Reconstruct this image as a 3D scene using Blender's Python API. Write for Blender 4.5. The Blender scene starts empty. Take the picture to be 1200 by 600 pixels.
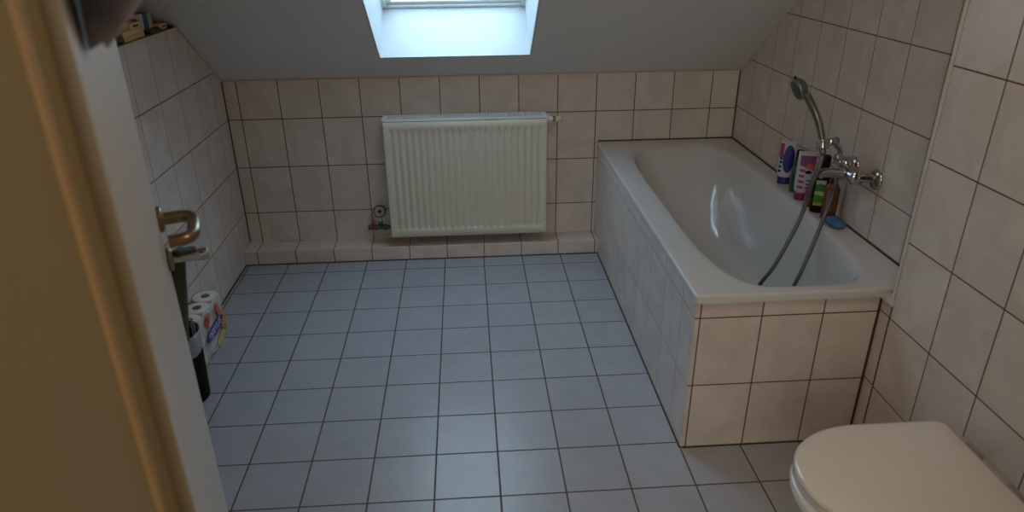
import bpy, bmesh, math, random
from mathutils import Vector, Matrix
random.seed(7)
PI = math.pi
scn = bpy.context.scene
COL = scn.collection

# ------------------------------------------------------------------ camera
CAM = Vector((1.2017, -3.5815, 1.6104))
YAW, PITCH, ROLL = 0.0622, -0.4360, -0.0103
fw = Vector((math.sin(YAW)*math.cos(PITCH), math.cos(YAW)*math.cos(PITCH), math.sin(PITCH)))
rt = fw.cross(Vector((0, 0, 1))).normalized()
up = rt.cross(fw)
r2 = math.cos(ROLL)*rt + math.sin(ROLL)*up
u2 = -math.sin(ROLL)*rt + math.cos(ROLL)*up
cd = bpy.data.cameras.new('camera'); cam = bpy.data.objects.new('camera', cd); COL.objects.link(cam)
cam.matrix_world = Matrix(((r2.x, u2.x, -fw.x, CAM.x), (r2.y, u2.y, -fw.y, CAM.y), (r2.z, u2.z, -fw.z, CAM.z), (0, 0, 0, 1)))
cd.sensor_width = 36; cd.lens = 36*823.3/1200; cd.clip_start = 0.02
cd.dof.use_dof = True; cd.dof.focus_distance = 3.0; cd.dof.aperture_fstop = 3.2
scn.camera = cam

# ------------------------------------------------------------------ light
world = bpy.data.worlds.new('sky'); scn.world = world; world.use_nodes = True
bg = world.node_tree.nodes['Background']
bg.inputs[0].default_value = (0.50, 0.76, 1.0, 1); bg.inputs[1].default_value = 6.0
def area(name, loc, rot, size, energy, color):
    l = bpy.data.lights.new(name, 'AREA'); l.shape = 'RECTANGLE'; l.size = size[0]; l.size_y = size[1]
    l.energy = energy; l.color = color
    o = bpy.data.objects.new(name, l); o.location = loc; o.rotation_euler = rot; COL.objects.link(o); return o
area('hall_fill_light', (0.95, -5.1, 1.55), (math.radians(88), 0, math.radians(-4)), (1.3, 1.3), 16, (1.0, 0.95, 0.88))  # added soft fill to lift the room; the hall has no window
area('hall_ceiling_light', (0.95, -4.2, 2.36), (math.radians(15), 0, 0), (0.4, 0.4), 4, (1.0, 0.76, 0.50))
area('bathroom_ceiling_light', (1.75, -2.55, 2.37), (0, 0, 0), (0.3, 0.3), 5.5, (1.0, 0.76, 0.50))
scn.view_settings.view_transform = 'Standard'; scn.view_settings.look = 'None'
scn.view_settings.gamma = 1; scn.view_settings.use_curve_mapping = False
scn.view_settings.exposure = -0.16
scn.cycles.use_denoising = True
scn.cycles.max_bounces = 10; scn.cycles.diffuse_bounces = 6; scn.cycles.transparent_max_bounces = 12

# ------------------------------------------------------------------ materials
def srgb(r, g, b):
    f = lambda c: (c/255/12.92) if c/255 <= 0.04045 else ((c/255+0.055)/1.055)**2.4
    return (f(r), f(g), f(b), 1)
MATS = {}
def mat(name, col, rough=0.5, metal=0.0, noise=0.0, nscale=20, bump=0.0, coat=0.0, alpha=None, spec=0.5, col2=None):
    if name in MATS: return MATS[name]
    m = bpy.data.materials.new(name); m.use_nodes = True; nt = m.node_tree
    b = nt.nodes['Principled BSDF']
    b.inputs['Base Color'].default_value = col; b.inputs['Roughness'].default_value = rough
    b.inputs['Metallic'].default_value = metal; b.inputs['Coat Weight'].default_value = coat
    b.inputs['Coat Roughness'].default_value = 0.08
    b.inputs['Specular IOR Level'].default_value = spec
    tc = nt.nodes.new('ShaderNodeTexCoord')
    n = nt.nodes.new('ShaderNodeTexNoise'); n.inputs['Scale'].default_value = nscale; n.inputs['Detail'].default_value = 5
    nt.links.new(tc.outputs['Object'], n.inputs['Vector'])
    r = nt.nodes.new('ShaderNodeMix'); r.data_type = 'RGBA'
    c2 = col2 or tuple(c*(1-noise) for c in col[:3])+(1,)
    r.inputs[6].default_value = col; r.inputs[7].default_value = c2
    nt.links.new(n.outputs['Fac'], r.inputs[0]); nt.links.new(r.outputs[2], b.inputs['Base Color'])
    if bump:
        bp = nt.nodes.new('ShaderNodeBump'); bp.inputs['Strength'].default_value = bump; bp.inputs['Distance'].default_value = 0.002
        nt.links.new(n.outputs['Fac'], bp.inputs['Height']); nt.links.new(bp.outputs['Normal'], b.inputs['Normal'])
    if alpha is not None: b.inputs['Alpha'].default_value = alpha
    MATS[name] = m; return m

def tile_mat(name, ua, va, u0, pu, v0, pv, g, c1, c2, cg, rough=0.25, nscale=9, speck=0.0, wear=0.0, gv=None):
    """tiles with grout lines, in object space; ua/va: 0,1,2 axis"""
    m = bpy.data.materials.new(name); m.use_nodes = True; nt = m.node_tree; L = nt.links.new
    b = nt.nodes['Principled BSDF']
    tc = nt.nodes.new('ShaderNodeTexCoord'); sp = nt.nodes.new('ShaderNodeSeparateXYZ'); L(tc.outputs['Object'], sp.inputs[0])
    def M(op, a, c=None, d=None):
        n = nt.nodes.new('ShaderNodeMath'); n.operation = op
        for i, x in enumerate((a, c, d)):
            if x is None: continue
            if isinstance(x, (int, float)): n.inputs[i].default_value = x
            else: L(x, n.inputs[i])
        return n.outputs[0]
    def axis(a, o, p):
        t = M('DIVIDE', M('SUBTRACT', sp.outputs[a], o), p)
        fr = M('FRACT', t); e = M('MULTIPLY', M('SUBTRACT', 0.5, M('ABSOLUTE', M('SUBTRACT', fr, 0.5))), p)
        return M('FLOOR', t), e
    iu, eu = axis(ua, u0, pu); iv, ev = axis(va, v0, pv)
    def line(e, gg):
        n = nt.nodes.new('ShaderNodeMapRange'); n.inputs['From Min'].default_value = gg*0.5*0.75; n.inputs['From Max'].default_value = gg*0.5*1.35
        n.inputs['To Min'].default_value = 0; n.inputs['To Max'].default_value = 1; L(e, n.inputs['Value']); return n.outputs[0]
    t = M('MINIMUM', line(eu, g), line(ev, gv or g))
    cmb = nt.nodes.new('ShaderNodeCombineXYZ'); L(iu, cmb.inputs[0]); L(iv, cmb.inputs[1])
    wn = nt.nodes.new('ShaderNodeTexWhiteNoise'); L(cmb.outputs[0], wn.inputs['Vector'])
    no = nt.nodes.new('ShaderNodeTexNoise'); no.inputs['Scale'].default_value = nscale; no.inputs['Detail'].default_value = 6; no.inputs['Distortion'].default_value = 0.6
    ad = nt.nodes.new('ShaderNodeVectorMath'); ad.operation = 'MULTIPLY_ADD'; L(wn.outputs['Color'], ad.inputs[0]); ad.inputs[1].default_value = (5, 5, 5); L(tc.outputs['Object'], ad.inputs[2])
    L(ad.outputs[0], no.inputs['Vector'])
    mr = nt.nodes.new('ShaderNodeMapRange'); mr.inputs['From Min'].default_value = 0.35; mr.inputs['From Max'].default_value = 0.68; L(no.outputs['Fac'], mr.inputs['Value'])
    fac = M('ADD', M('MULTIPLY', mr.outputs[0], 0.75), M('MULTIPLY', wn.outputs['Value'], 0.25))
    mx = nt.nodes.new('ShaderNodeMix'); mx.data_type = 'RGBA'; mx.inputs[6].default_value = c1; mx.inputs[7].default_value = c2; L(fac, mx.inputs[0])
    out = mx.outputs[2]
    if speck:
        sn = nt.nodes.new('ShaderNodeTexNoise'); sn.inputs['Scale'].default_value = 260; sn.inputs['Detail'].default_value = 2; L(tc.outputs['Object'], sn.inputs['Vector'])
        m3 = nt.nodes.new('ShaderNodeMix'); m3.data_type = 'RGBA'; m3.blend_type = 'MULTIPLY'; L(M('MULTIPLY', sn.outputs['Fac'], speck), m3.inputs[0]); L(out, m3.inputs[6]); m3.inputs[7].default_value = (0.55, 0.55, 0.55, 1); out = m3.outputs[2]
    m2 = nt.nodes.new('ShaderNodeMix'); m2.data_type = 'RGBA'; m2.inputs[6].default_value = cg; L(out, m2.inputs[7]); L(t, m2.inputs[0])
    L(m2.outputs[2], b.inputs['Base Color'])
    rr = M('SUBTRACT', 0.85, M('MULTIPLY', t, 0.85-rough)); L(rr, b.inputs['Roughness'])
    bp = nt.nodes.new('ShaderNodeBump'); bp.inputs['Distance'].default_value = 0.0015; bp.inputs['Strength'].default_value = 0.5
    L(M('ADD', t, M('MULTIPLY', no.outputs['Fac'], 0.12)), bp.inputs['Height']); L(bp.outputs[0], b.inputs['Normal'])
    return m

TC1 = srgb(220, 211, 203); TC2 = srgb(203, 192, 184); GR = srgb(84, 66, 54); GR2 = srgb(124, 108, 96)
PV = 0.2512
T_back = tile_mat('tiles_back', 0, 2, 0.0679, 0.2, 0.7495, PV, 0.0042, TC1, TC2, GR)
T_left = tile_mat('tiles_left', 1, 2, -0.54, 0.2, 0.7495, 0.2505, 0.0036, TC1, TC2, GR2, gv=0.005)
T_right = tile_mat('tiles_right', 1, 2, -1.375, 0.2, 0.762, 0.2525, 0.0036, TC1, TC2, GR2, gv=0.0045)
T_pre = tile_mat('tiles_boxing', 1, 2, -1.785, 0.2, 0.768, 0.2535, 0.0040, TC1, TC2, GR)
T_strip = tile_mat('tiles_strip', 1, 2, -1.62, 0.2, 0.262, 0.2512, 0.0040, TC1, TC2, GR)
T_tubend = tile_mat('tiles_tub_end', 0, 2, 2.099, 0.197, 0.2535, 0.252, 0.0040, TC1, TC2, GR)
T_tubside = tile_mat('tiles_tub_side', 1, 2, -1.391, 0.2, 0.2535, 0.252, 0.0032, TC1, TC2, GR2)
T_ledge = tile_mat('tiles_ledge', 0, 2, 0.0679, 0.2, -0.5, 3.0, 0.0042, TC1, TC2, GR)
T_floor = tile_mat('tiles_floor', 0, 1, 0.6415, 0.2073, -0.4537, 0.2073, 0.0050, srgb(177, 180, 187), srgb(166, 170, 178), srgb(88, 76, 68), rough=0.30, speck=0.5)
paint = mat('ceiling_paint', srgb(222, 220, 217), 0.9, noise=0.06, nscale=6, bump=0.3)
white_paint = mat('white_gloss_paint', srgb(224, 224, 220), 0.4, noise=0.03)
lining_m = mat('white_lining', srgb(202, 204, 204), 0.5, noise=0.03, nscale=5)
hall_paint = mat('hall_paint', srgb(214, 196, 160), 0.85, noise=0.05)
jamb_m = mat('cream_frame_paint', srgb(152, 138, 104), 0.45, noise=0.05, nscale=4)
door_m = mat('door_leaf_paint', srgb(196, 194, 188), 0.38, noise=0.04, nscale=4)
enamel = mat('white_enamel', srgb(206, 208, 208), 0.10, noise=0.02, coat=0.6)
ceramic = mat('sanitary_ceramic', srgb(222, 218, 212), 0.12, noise=0.02, coat=0.5)
lid_m = mat('toilet_plastic', srgb(220, 211, 202), 0.16, noise=0.02, coat=0.2)
rad_m = mat('radiator_enamel', srgb(218, 216, 200), 0.34, noise=0.03, nscale=6)
rad_shade = mat('radiator_painted_shade', srgb(22, 23, 26), 0.9)  # near-black colour stands in for the shade inside the radiator
grille_m = mat('radiator_grille_white', srgb(238, 242, 244), 0.4)
chrome = mat('chrome', srgb(190, 192, 196), 0.14, metal=1.0, noise=0.1)
hose_m = mat('hose_metal', srgb(112, 116, 122), 0.4, metal=0.8, noise=0.2, nscale=200, bump=0.6)
bronze = mat('satin_bronze', srgb(146, 126, 96), 0.28, metal=0.85, noise=0.15)
brass = mat('brass', srgb(176, 150, 96), 0.35, metal=0.9)
knob_m = mat('cream_plastic', srgb(214, 206, 172), 0.4)
green_plastic = mat('dark_grey_green_plastic', srgb(70, 82, 80), 0.3, noise=0.2)
black_plastic = mat('black_plastic', srgb(18, 18, 21), 0.5, spec=0.25)
silicone = mat('white_silicone', srgb(206, 208, 206), 0.5)
dark_seal = mat('dark_seal', srgb(66, 56, 48), 0.7)
cream_card = mat('cream_card', srgb(226, 196, 140), 0.6, noise=0.08)

# ------------------------------------------------------------------ mesh helpers
def new_obj(name, bm, m, parent=None, smooth=False, bevel=0, loc=None, rotz=0):
    me = bpy.data.meshes.new(name); bmesh.ops.recalc_face_normals(bm, faces=bm.faces); bm.to_mesh(me); bm.free()
    ms = m if isinstance(m, (list, tuple)) else [m]
    for x in ms: me.materials.append(x)
    if smooth:
        for p in me.polygons: p.use_smooth = True
    o = bpy.data.objects.new(name, me); COL.objects.link(o)
    if parent: o.parent = parent
    if loc: o.location = loc
    if rotz: o.rotation_euler.z = rotz
    if bevel:
        md = o.modifiers.new('bevel', 'BEVEL'); md.width = bevel; md.segments = 3; md.limit_method = 'ANGLE'; md.angle_limit = math.radians(40)
        if not smooth:
            for p in me.polygons: p.use_smooth = True
            wn = o.modifiers.new('wn', 'WEIGHTED_NORMAL'); wn.keep_sharp = False
    return o
def box(bm, x0, x1, y0, y1, z0, z1, f=None, mi=0):
    vs = [bm.verts.new(f(x, y, z) if f else (x, y, z)) for x in (x0, x1) for y in (y0, y1) for z in (z0, z1)]
    for q in ((0, 1, 3, 2), (4, 6, 7, 5), (0, 4, 5, 1), (2, 3, 7, 6), (0, 2, 6, 4), (1, 5, 7, 3)):
        fc = bm.faces.new([vs[i] for i in q]); fc.material_index = mi
    return vs
def boxes(*bs):
    bm = bmesh.new()
    for b in bs: box(bm, *b)
    return bm
def prism_x(poly, x0, x1):
    bm = bmesh.new(); a = [bm.verts.new((x0, y, z)) for y, z in poly]; b = [bm.verts.new((x1, y, z)) for y, z in poly]
    n = len(poly); bm.faces.new(a); bm.faces.new(b[::-1])
    for i in range(n): bm.faces.new((a[i], a[(i+1) % n], b[(i+1) % n], b[i]))
    return bm
def loft(bm, rings, cap0=True, cap1=True, closed=False, mi=0):
    R = [[bm.verts.new(p) for p in r] for r in rings]; n = len(R[0])
    K = len(R)
    for k in range(K-1 if not closed else K):
        A, B = R[k], R[(k+1) % K]
        for i in range(n):
            fc = bm.faces.new((A[i], A[(i+1) % n], B[(i+1) % n], B[i])); fc.material_index = mi
    if cap0 and not closed: bm.faces.new(R[0][::-1]).material_index = mi
    if cap1 and not closed: bm.faces.new(R[-1]).material_index = mi
    return R
def catmull(pts, k=8):
    P = [Vector(p) for p in pts]; P = [2*P[0]-P[1]]+P+[2*P[-1]-P[-2]]; out = []
    for i in range(1, len(P)-2):
        for j in range(k):
            t = j/k; a, b, c, d = P[i-1], P[i], P[i+1], P[i+2]
            out.append(0.5*((2*b)+(c-a)*t+(2*a-5*b+4*c-d)*t*t+(3*b-a-3*c+d)*t**3))
    out.append(P[-2]); return out
def tube(bm, pts, r, seg=12, smoothk=0, mi=0):
    pts = catmull(pts, smoothk) if smoothk else [Vector(p) for p in pts]
    n = len(pts); rad = r if callable(r) else (lambda t: r)
    prev = None; rings = []
    for i, p in enumerate(pts):
        t = (pts[min(i+1, n-1)]-pts[max(i-1, 0)]).normalized()
        if prev is None:
            a = t.cross(Vector((0, 0, 1)));
            if a.length < 0.1: a = t.cross(Vector((1, 0, 0)))
        else: a = prev - t*prev.dot(t)
        a.normalize(); prev = a; b = t.cross(a); rr = rad(i/(n-1))
        rings.append([p+rr*(math.cos(2*PI*j/seg)*a+math.sin(2*PI*j/seg)*b) for j in range(seg)])
    loft(bm, rings, mi=mi); return bm
def lathe(bm, prof, seg=32, mat4=None, mi=0):
    """prof list of (r,z); caps at ends if r>0"""
    rings = []
    for r, z in prof:
        ring = [Vector((max(r, 1e-5)*math.cos(2*PI*i/seg), max(r, 1e-5)*math.sin(2*PI*i/seg), z)) for i in range(seg)]
        rings.append([mat4 @ p for p in ring] if mat4 else ring)
    loft(bm, rings, mi=mi); return bm
def orient(p, d):
    """matrix placing local z along d at p"""
    q = Vector(d).normalized().to_track_quat('Z', 'Y'); return Matrix.Translation(Vector(p)) @ q.to_matrix().to_4x4()
def T(o, label=None, cat=None, group=None, kind=None):
    if label: o['label'] = label
    if cat: o['category'] = cat
    if group: o['group'] = group
    if kind: o['kind'] = kind
    return o
def thing(name, label, cat, loc=(0, 0, 0), rotz=0, group=None):
    o = bpy.data.objects.new(name, None); o.empty_display_size = 0.05; COL.objects.link(o); o.location = loc; o.rotation_euler.z = rotz
    return T(o, label, cat, group)
def struct(name, bm, m, parent=None, label=None, **k):
    o = new_obj(name, bm, m, parent, **k)
    if not parent: o['kind'] = 'structure'
    if label: o['label'] = label
    return o
def text_bm(s, size, mat4, thick=0.0004):
    c = bpy.data.curves.new('t', 'FONT'); c.body = s; c.size = size; c.extrude = thick; c.align_x = 'CENTER'; c.align_y = 'CENTER'; c.resolution_u = 3
    o = bpy.data.objects.new('t', c); COL.objects.link(o)
    bpy.context.view_layer.update()
    me = bpy.data.meshes.new_from_object(o.evaluated_get(bpy.context.evaluated_depsgraph_get()))
    bm = bmesh.new(); bm.from_mesh(me); bm.transform(mat4)
    bpy.data.objects.remove(o); bpy.data.curves.remove(c); bpy.data.meshes.remove(me)
    return bm

# ------------------------------------------------------------------ the setting
R = 2.609                   # right wall
ZK, DY, DZ = 0.948, -0.8155, 0.5787        # knee wall height, slope direction
def slope_z(y): return ZK + (-y)*0.7097
YN = -2.96                  # bathroom face of the door wall
H = 2.40; YS = -(H-ZK)/0.7097   # slope meets the flat ceiling
struct('floor', boxes((-0.35, R+0.15, -5.2, 0.15, -0.1, 0)), T_floor, label='grey-blue square floor tiles with dark joints')
struct('wall_back', boxes((-0.2, R+0.12, 0, 0.12, 0, ZK+0.02)), T_back, label='low knee wall of cream tiles under the sloping ceiling')
# tiled half-height left wall with a shelf on top, following the slope
struct('wall_left', prism_x([(0.05, 0), (YN, 0), (YN, 1.25), (-0.4255, 1.25), (0.0, ZK), (0.05, ZK)], -0.17, 0.0), T_left, label='cream tiled left wall, ledge on top')
struct('wall_left_upper', prism_x([(0.1, 0), (YN, 0), (YN, H), (YS, H), (0.1, slope_z(0.1))], -0.27, -0.17), paint)
struct('wall_right', prism_x([(0.1, 0), (YN, 0), (YN, H), (YS, H), (0.1, slope_z(0.1))], R, R+0.1), T_right, label='cream tiled right wall behind the bath')
struct('wall_right_boxing', prism_x([(-1.785, 0), (YN, 0), (YN, H), (YS, H), (-1.785, slope_z(-1.785))], 2.475, R), T_pre, label='tiled boxed-out wall at the right behind the toilet')
struct('wall_right_strip', boxes((2.477, R, -1.785, -1.725, 0, 0.556)), T_strip)
struct('trim_10', boxes((2.4735, 2.478, -1.7875, -1.7835, 0, 0.557)), dark_seal)
struct('trim_1', boxes((2.470, 2.480, -1.786, -1.777, 0.56, 2.2)), silicone, bevel=0.002, label='white edge trim on the boxed-out tiles')
struct('trim_2', boxes((2.468, 2.53, -1.790, -1.73, 0.556, 0.572)), silicone, bevel=0.002)
# thin pale strip along the slope on top of the tiles
bm = prism_x([(-0.43, 1.246), (-0.43, 1.258), (0.0, ZK+0.004), (0.0, ZK-0.008)], -0.002, 0.006)
struct('trim_3', bm, mat('pale_joint', srgb(196, 184, 168), 0.6))
struct('trim_4', boxes((0.0, R, -0.004, 0.002, ZK-0.007, ZK)), mat('beige_joint', srgb(190, 172, 154), 0.7))
struct('trim_5', boxes((-0.005, 0.0045, -2.96, -0.4255, 1.244, 1.251)), mat('tile_edge_cream', srgb(200, 184, 166), 0.45), label='cream tile edge of the left ledge')
# dark corner joints
cj = bmesh.new()
box(cj, 0, 0.005, -0.004, 0.0, 0.08, ZK); box(cj, R-0.005, R, -0.004, 0, 0.59, ZK-0.01)
box(cj, 0.0, 0.007, YN, -0.13, 0, 0.004); box(cj, 0.0, 1.885, -0.136, -0.129, 0, 0.004)
struct('trim_6', cj, dark_seal, label='dark corner joints of the tiling')

# sloping ceiling with the skylight hole; coordinates (x, s up the slope, t outwards along the reveal)
RY, RZ = 0.83, 0.557
def SL(x, s, t): return (x, s*DY + t*RY, ZK + s*DZ + t*RZ)
WX0, WX1, WS0, WS1, WT = 0.795, 1.519, 0.200, 1.40, 0.352
SM = (H-ZK)/DZ
bm = bmesh.new()
for a in ((-0.3, WX0, -0.15, SM+0.02), (WX1, R+0.12, -0.15, SM+0.02), (WX0, WX1, -0.15, WS0), (WX0, WX1, WS1, SM+0.02)):
    box(bm, a[0], a[1], a[2], a[3], 0.0, WT, f=SL)
struct('ceiling', bm, paint, label='grey-white sloping attic ceiling')
struct('ceiling_flat', boxes((-0.3, R+0.12, YN-0.3, YS+0.01, H, H+0.1)), paint)
# window
w = bpy.data.objects.new('window_1', None); COL.objects.link(w); w.location = SL((WX0+WX1)/2, WS0, WT); w['kind'] = 'structure'; w['label'] = 'skylight in the sloping ceiling with a deep white reveal'
wl = Vector(w.location)
def SLw(x, s, t): return tuple(Vector(SL(x, s, t))-wl)
e = 0.010
bm = bmesh.new()
box(bm, WX0, WX1, WS0, WS0+e, -0.002, WT, f=SLw); box(bm, WX0, WX1, WS1-e, WS1, -0.002, WT, f=SLw)
box(bm, WX0, WX0+e, WS0+e, WS1-e, -0.002, WT, f=SLw); box(bm, WX1-e, WX1, WS0+e, WS1-e, -0.002, WT, f=SLw)
new_obj('window_lining', bm, lining_m, w)
bm = bmesh.new(); fr = 0.030
box(bm, WX0-.02, WX0+fr, WS0-.02, WS1+.02, WT-0.012, WT+0.05, f=SLw); box(bm, WX1-fr, WX1+.02, WS0-.02, WS1+.02, WT-0.012, WT+0.05, f=SLw)
box(bm, WX0+fr, WX1-fr, WS0-.02, WS0+fr, WT-0.012, WT+0.05, f=SLw); box(bm, WX0+fr, WX1-fr, WS1-fr, WS1+.02, WT-0.012, WT+0.05, f=SLw)
new_obj('window_frame', bm, white_paint, w, bevel=0.004)
bm = bmesh.new(); g = fr+0.022
box(bm, WX0+fr, WX0+g, WS0+fr, WS1-fr, WT+0.004, WT+0.06, f=SLw); box(bm, WX1-g, WX1-fr, WS0+fr, WS1-fr, WT+0.004, WT+0.06, f=SLw)
box(bm, WX0+g, WX1-g, WS0+fr, WS0+g, WT+0.004, WT+0.06, f=SLw); box(bm, WX0+g, WX1-g, WS1-g, WS1-fr, WT+0.004, WT+0.06, f=SLw)
new_obj('window_sash', bm, white_paint, w, bevel=0.003)
gm = bpy.data.materials.new('clear_glass'); gm.use_nodes = True; nt = gm.node_tree; nt.nodes.clear()
oo = nt.nodes.new('ShaderNodeOutputMaterial'); mx = nt.nodes.new('ShaderNodeMixShader'); tr = nt.nodes.new('ShaderNodeBsdfTransparent'); gl = nt.nodes.new('ShaderNodeBsdfGlossy')
gl.inputs['Roughness'].default_value = 0.02; lw_ = nt.nodes.new('ShaderNodeLayerWeight'); pw = nt.nodes.new('ShaderNodeMath'); pw.operation = 'POWER'; pw.inputs[1].default_value = 4.0
nt.links.new(lw_.outputs['Facing'], pw.inputs[0]); fz = nt.nodes.new('ShaderNodeMath'); fz.operation = 'MULTIPLY_ADD'; fz.inputs[1].default_value = 0.7; fz.inputs[2].default_value = 0.03; nt.links.new(pw.outputs[0], fz.inputs[0])
nt.links.new(fz.outputs[0], mx.inputs[0]); nt.links.new(tr.outputs[0], mx.inputs[1]); nt.links.new(gl.outputs[0], mx.inputs[2]); nt.links.new(mx.outputs[0], oo.inputs[0])
bm = bmesh.new(); box(bm, WX0+g, WX1-g, WS0+g, WS1-g, WT+0.03, WT+0.036, f=SLw)
new_obj('window_pane', bm, gm, w)

# tiled ledge at the foot of the back wall
struct('baseboard_back', boxes((0, 1.887, -0.129, 0, 0, 0.0755)), T_ledge, bevel=0.002, label='low tiled ledge along the foot of the back wall')

# door wall and hall
struct('wall_front', boxes((-0.27, 0.835, YN-0.24, YN, 0, H), (1.98, R+0.12, YN-0.24, YN, 0, H), (0.835, 1.98, YN-0.24, YN, 2.04, H)), hall_paint)
struct('wall_hall_left', boxes((-0.35, -0.27, -5.2, YN, 0, H)), hall_paint)
struct('wall_hall_right', boxes((R+0.12, R+0.2, -5.2, YN, 0, H)), hall_paint)
struct('wall_hall_back', boxes((-0.35, R+0.2, -5.3, -5.2, 0, H)), hall_paint)
struct('ceiling_hall', boxes((-0.35, R+0.2, -5.3, YN-0.24, H, H+0.1)), paint)
# door frame: lining, rebate and stop
bm = boxes((0.835, 0.860, -3.01, YN+0.012, 0, 2.04), (0.835, 0.872, -3.225, -3.01, 0, 2.04), (1.945, 1.98, -3.225, YN+0.012, 0, 2.04), (0.86, 1.945, -3.225, YN+0.012, 2.015, 2.04))
struct('trim_7', bm, jamb_m, bevel=0.003, label='cream painted door frame')
struct('trim_8', boxes((0.868, 0.877, -3.021, -3.009, 0, 2.015)), mat('ochre_seal', srgb(166, 138, 94), 0.5), bevel=0.003, label='ochre seal in the door frame rebate')

# door leaf, opened into the room
hx, hy = 0.874, -2.952
ev = Vector((0.5725-hx, -2.220-hy)); LL = ev.length; ang = math.atan2(ev.y, ev.x)
door = bpy.data.objects.new('door_1', None); COL.objects.link(door); door.location = (hx, hy, 0.008); door.rotation_euler.z = ang
door['kind'] = 'structure'; door['label'] = 'white door leaf standing open into the bathroom at left'
# local: x along the leaf, -y towards the right/camera side
new_obj('door_leaf', boxes((0.003, LL, 0.0, 0.040, 0, 1.995)), door_m, door, bevel=0.002)
new_obj('hinge_edge', boxes((0.0, 0.003, 0.0, 0.040, 0, 1.995)), jamb_m, door)
hd = bpy.data.objects.new('door_handle', None); COL.objects.link(hd); hd.parent = door; hd.location = (LL-0.032, 0, 1.088); hd['label'] = 'dull bronze U-shaped lever handle'
bm = bmesh.new(); lathe(bm, [(0.026, 0), (0.026, 0.007), (0.022, 0.010), (0.012, 0.012)], 28, orient((0, 0, 0), (0, -1, 0)))
new_obj('rose', bm, bronze, hd, smooth=True, bevel=0.001)
bm = bmesh.new()
zz = 0.0
tube(bm, [(0, -0.008, zz), (0, -0.030, zz), (-0.002, -0.046, zz), (-0.012, -0.058, zz), (-0.032, -0.063, zz-0.002), (-0.075, -0.061, zz-0.004), (-0.098, -0.055, zz-0.006), (-0.112, -0.042, zz-0.006), (-0.115, -0.014, zz-0.006)], 0.0125, 16, smoothk=7)
new_obj('lever', bm, bronze, hd, smooth=True)
bm = bmesh.new(); lathe(bm, [(0.025, 0), (0.025, 0.007), (0.021, 0.010), (0.006, 0.0115)], 28, orient((-0.004, 0, -0.085), (0, -1, 0)))
new_obj('lock_rose', bm, bronze, hd, smooth=True)

# ------------------------------------------------------------------ bathtub and its tiled surround
TX, TYF, TZ = 1.885, -1.725, 0.590
sur = thing('bathtub', 'white enamel bathtub, empty, boxed in with cream tiles', 'bathtub', (TX, TYF, 0)); tub = sur; TB = (TX, TYF, 0)
def rel(b, o=(TX, TYF, 0)):
    return (b[0]-o[0], b[1]-o[0], b[2]-o[1], b[3]-o[1], b[4]-o[2], b[5]-o[2])
p = new_obj('tiled_side_panel', boxes((1.885, 1.91, TYF+0.002, -0.001, 0, 0.565)), T_tubside, sur); p.location = (-TX, -TYF, 0)
p = new_obj('tiled_end_panel', boxes((1.8875, 2.476, TYF, TYF+0.025, 0, 0.565)), T_tubend, sur); p.location = (-TX, -TYF, 0)
cjb = bmesh.new(); box(cjb, 2.470, 2.4765, TYF-0.004, TYF+0.001, 0, 0.56); box(cjb, 1.890, 2.47, TYF-0.004, TYF, 0, 0.004); box(cjb, 1.880, 1.886, TYF, -0.14, 0, 0.004)
p = new_obj('corner_joint', cjb, dark_seal, sur); p.location = (-TX, -TYF, 0)

def ring_angles():
    return [2*PI*i/128 for i in range(128)]
def rect_ring(x0, x1, y0, y1, z, rc, ref):
    # project the directions of a reference superellipse on the rounded rectangle
    cx, cy = (x0+x1)/2, (y0+y1)/2; hx_, hy_ = (x1-x0)/2, (y1-y0)/2; out = []
    for a in ref:
        c, s = math.cos(a), math.sin(a); n = 2/60 if rc == 0 else 2/rc
        out.append((cx+hx_*math.copysign(abs(c)**n, c), cy+hy_*math.copysign(abs(s)**n, s), z))
    return out
A = ring_angles()
bm = bmesh.new()
X0, X1, Y0, Y1 = 1.878, R-0.001, -1.737, -0.001
ri = []
ri.append(rect_ring(X0, X1, Y0, Y1, 0.563, 60, A))
ri.append(rect_ring(X0, X1, Y0, Y1, 0.584, 60, A))
ri.append(rect_ring(X0+0.002, X1, Y0+0.002, Y1, 0.5885, 58, A))
ri.append(rect_ring(X0+0.006, X1-0.002, Y0+0.006, Y1-0.002, 0.590, 50, A))
ri.append(rect_ring(X0+0.05, X1-0.04, Y0+0.03, Y1-0.05, 0.589, 8, A))
# basin: inner rim and down
def basin(x0, x1, y0, y1, z, n): return rect_ring(x0, x1, y0, y1, z, n, A)
ix0, ix1, iy0, iy1 = 1.985, 2.522, -1.690, -0.10
ri.append(basin(ix0, ix1, iy0, iy1, 0.5885, 4.4))
ri.append(basin(ix0+0.006, ix1-0.006, iy0+0.006, iy1-0.012, 0.584, 4.4))
ri.append(basin(ix0+0.014, ix1-0.014, iy0+0.013, iy1-0.035, 0.570, 4.2))
ri.append(basin(ix0+0.022, ix1-0.022, iy0+0.022, iy1-0.085, 0.530, 4.0))
ri.append(basin(ix0+0.036, ix1-0.036, iy0+0.04, iy1-0.19, 0.43, 3.8))
ri.append(basin(ix0+0.052, ix1-0.052, iy0+0.06, iy1-0.29, 0.32, 3.6))
ri.append(basin(ix0+0.070, ix1-0.070, iy0+0.09, iy1-0.36, 0.245, 3.4))
ri.append(basin(ix0+0.100, ix1-0.100, iy0+0.13, iy1-0.42, 0.200, 3.2))
ri.append(basin(ix0+0.150, ix1-0.150, iy0+0.20, iy1-0.50, 0.184, 3.0))
ri.append(basin(ix0+0.22, ix1-0.22, iy0+0.45, iy1-0.75, 0.180, 2.6))
ri = [[(x-TX, y-TYF, z) for x, y, z in r] for r in ri]
loft(bm, ri, cap0=False, cap1=True)
o = new_obj('tub_basin', bm, enamel, tub, smooth=True)
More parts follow.
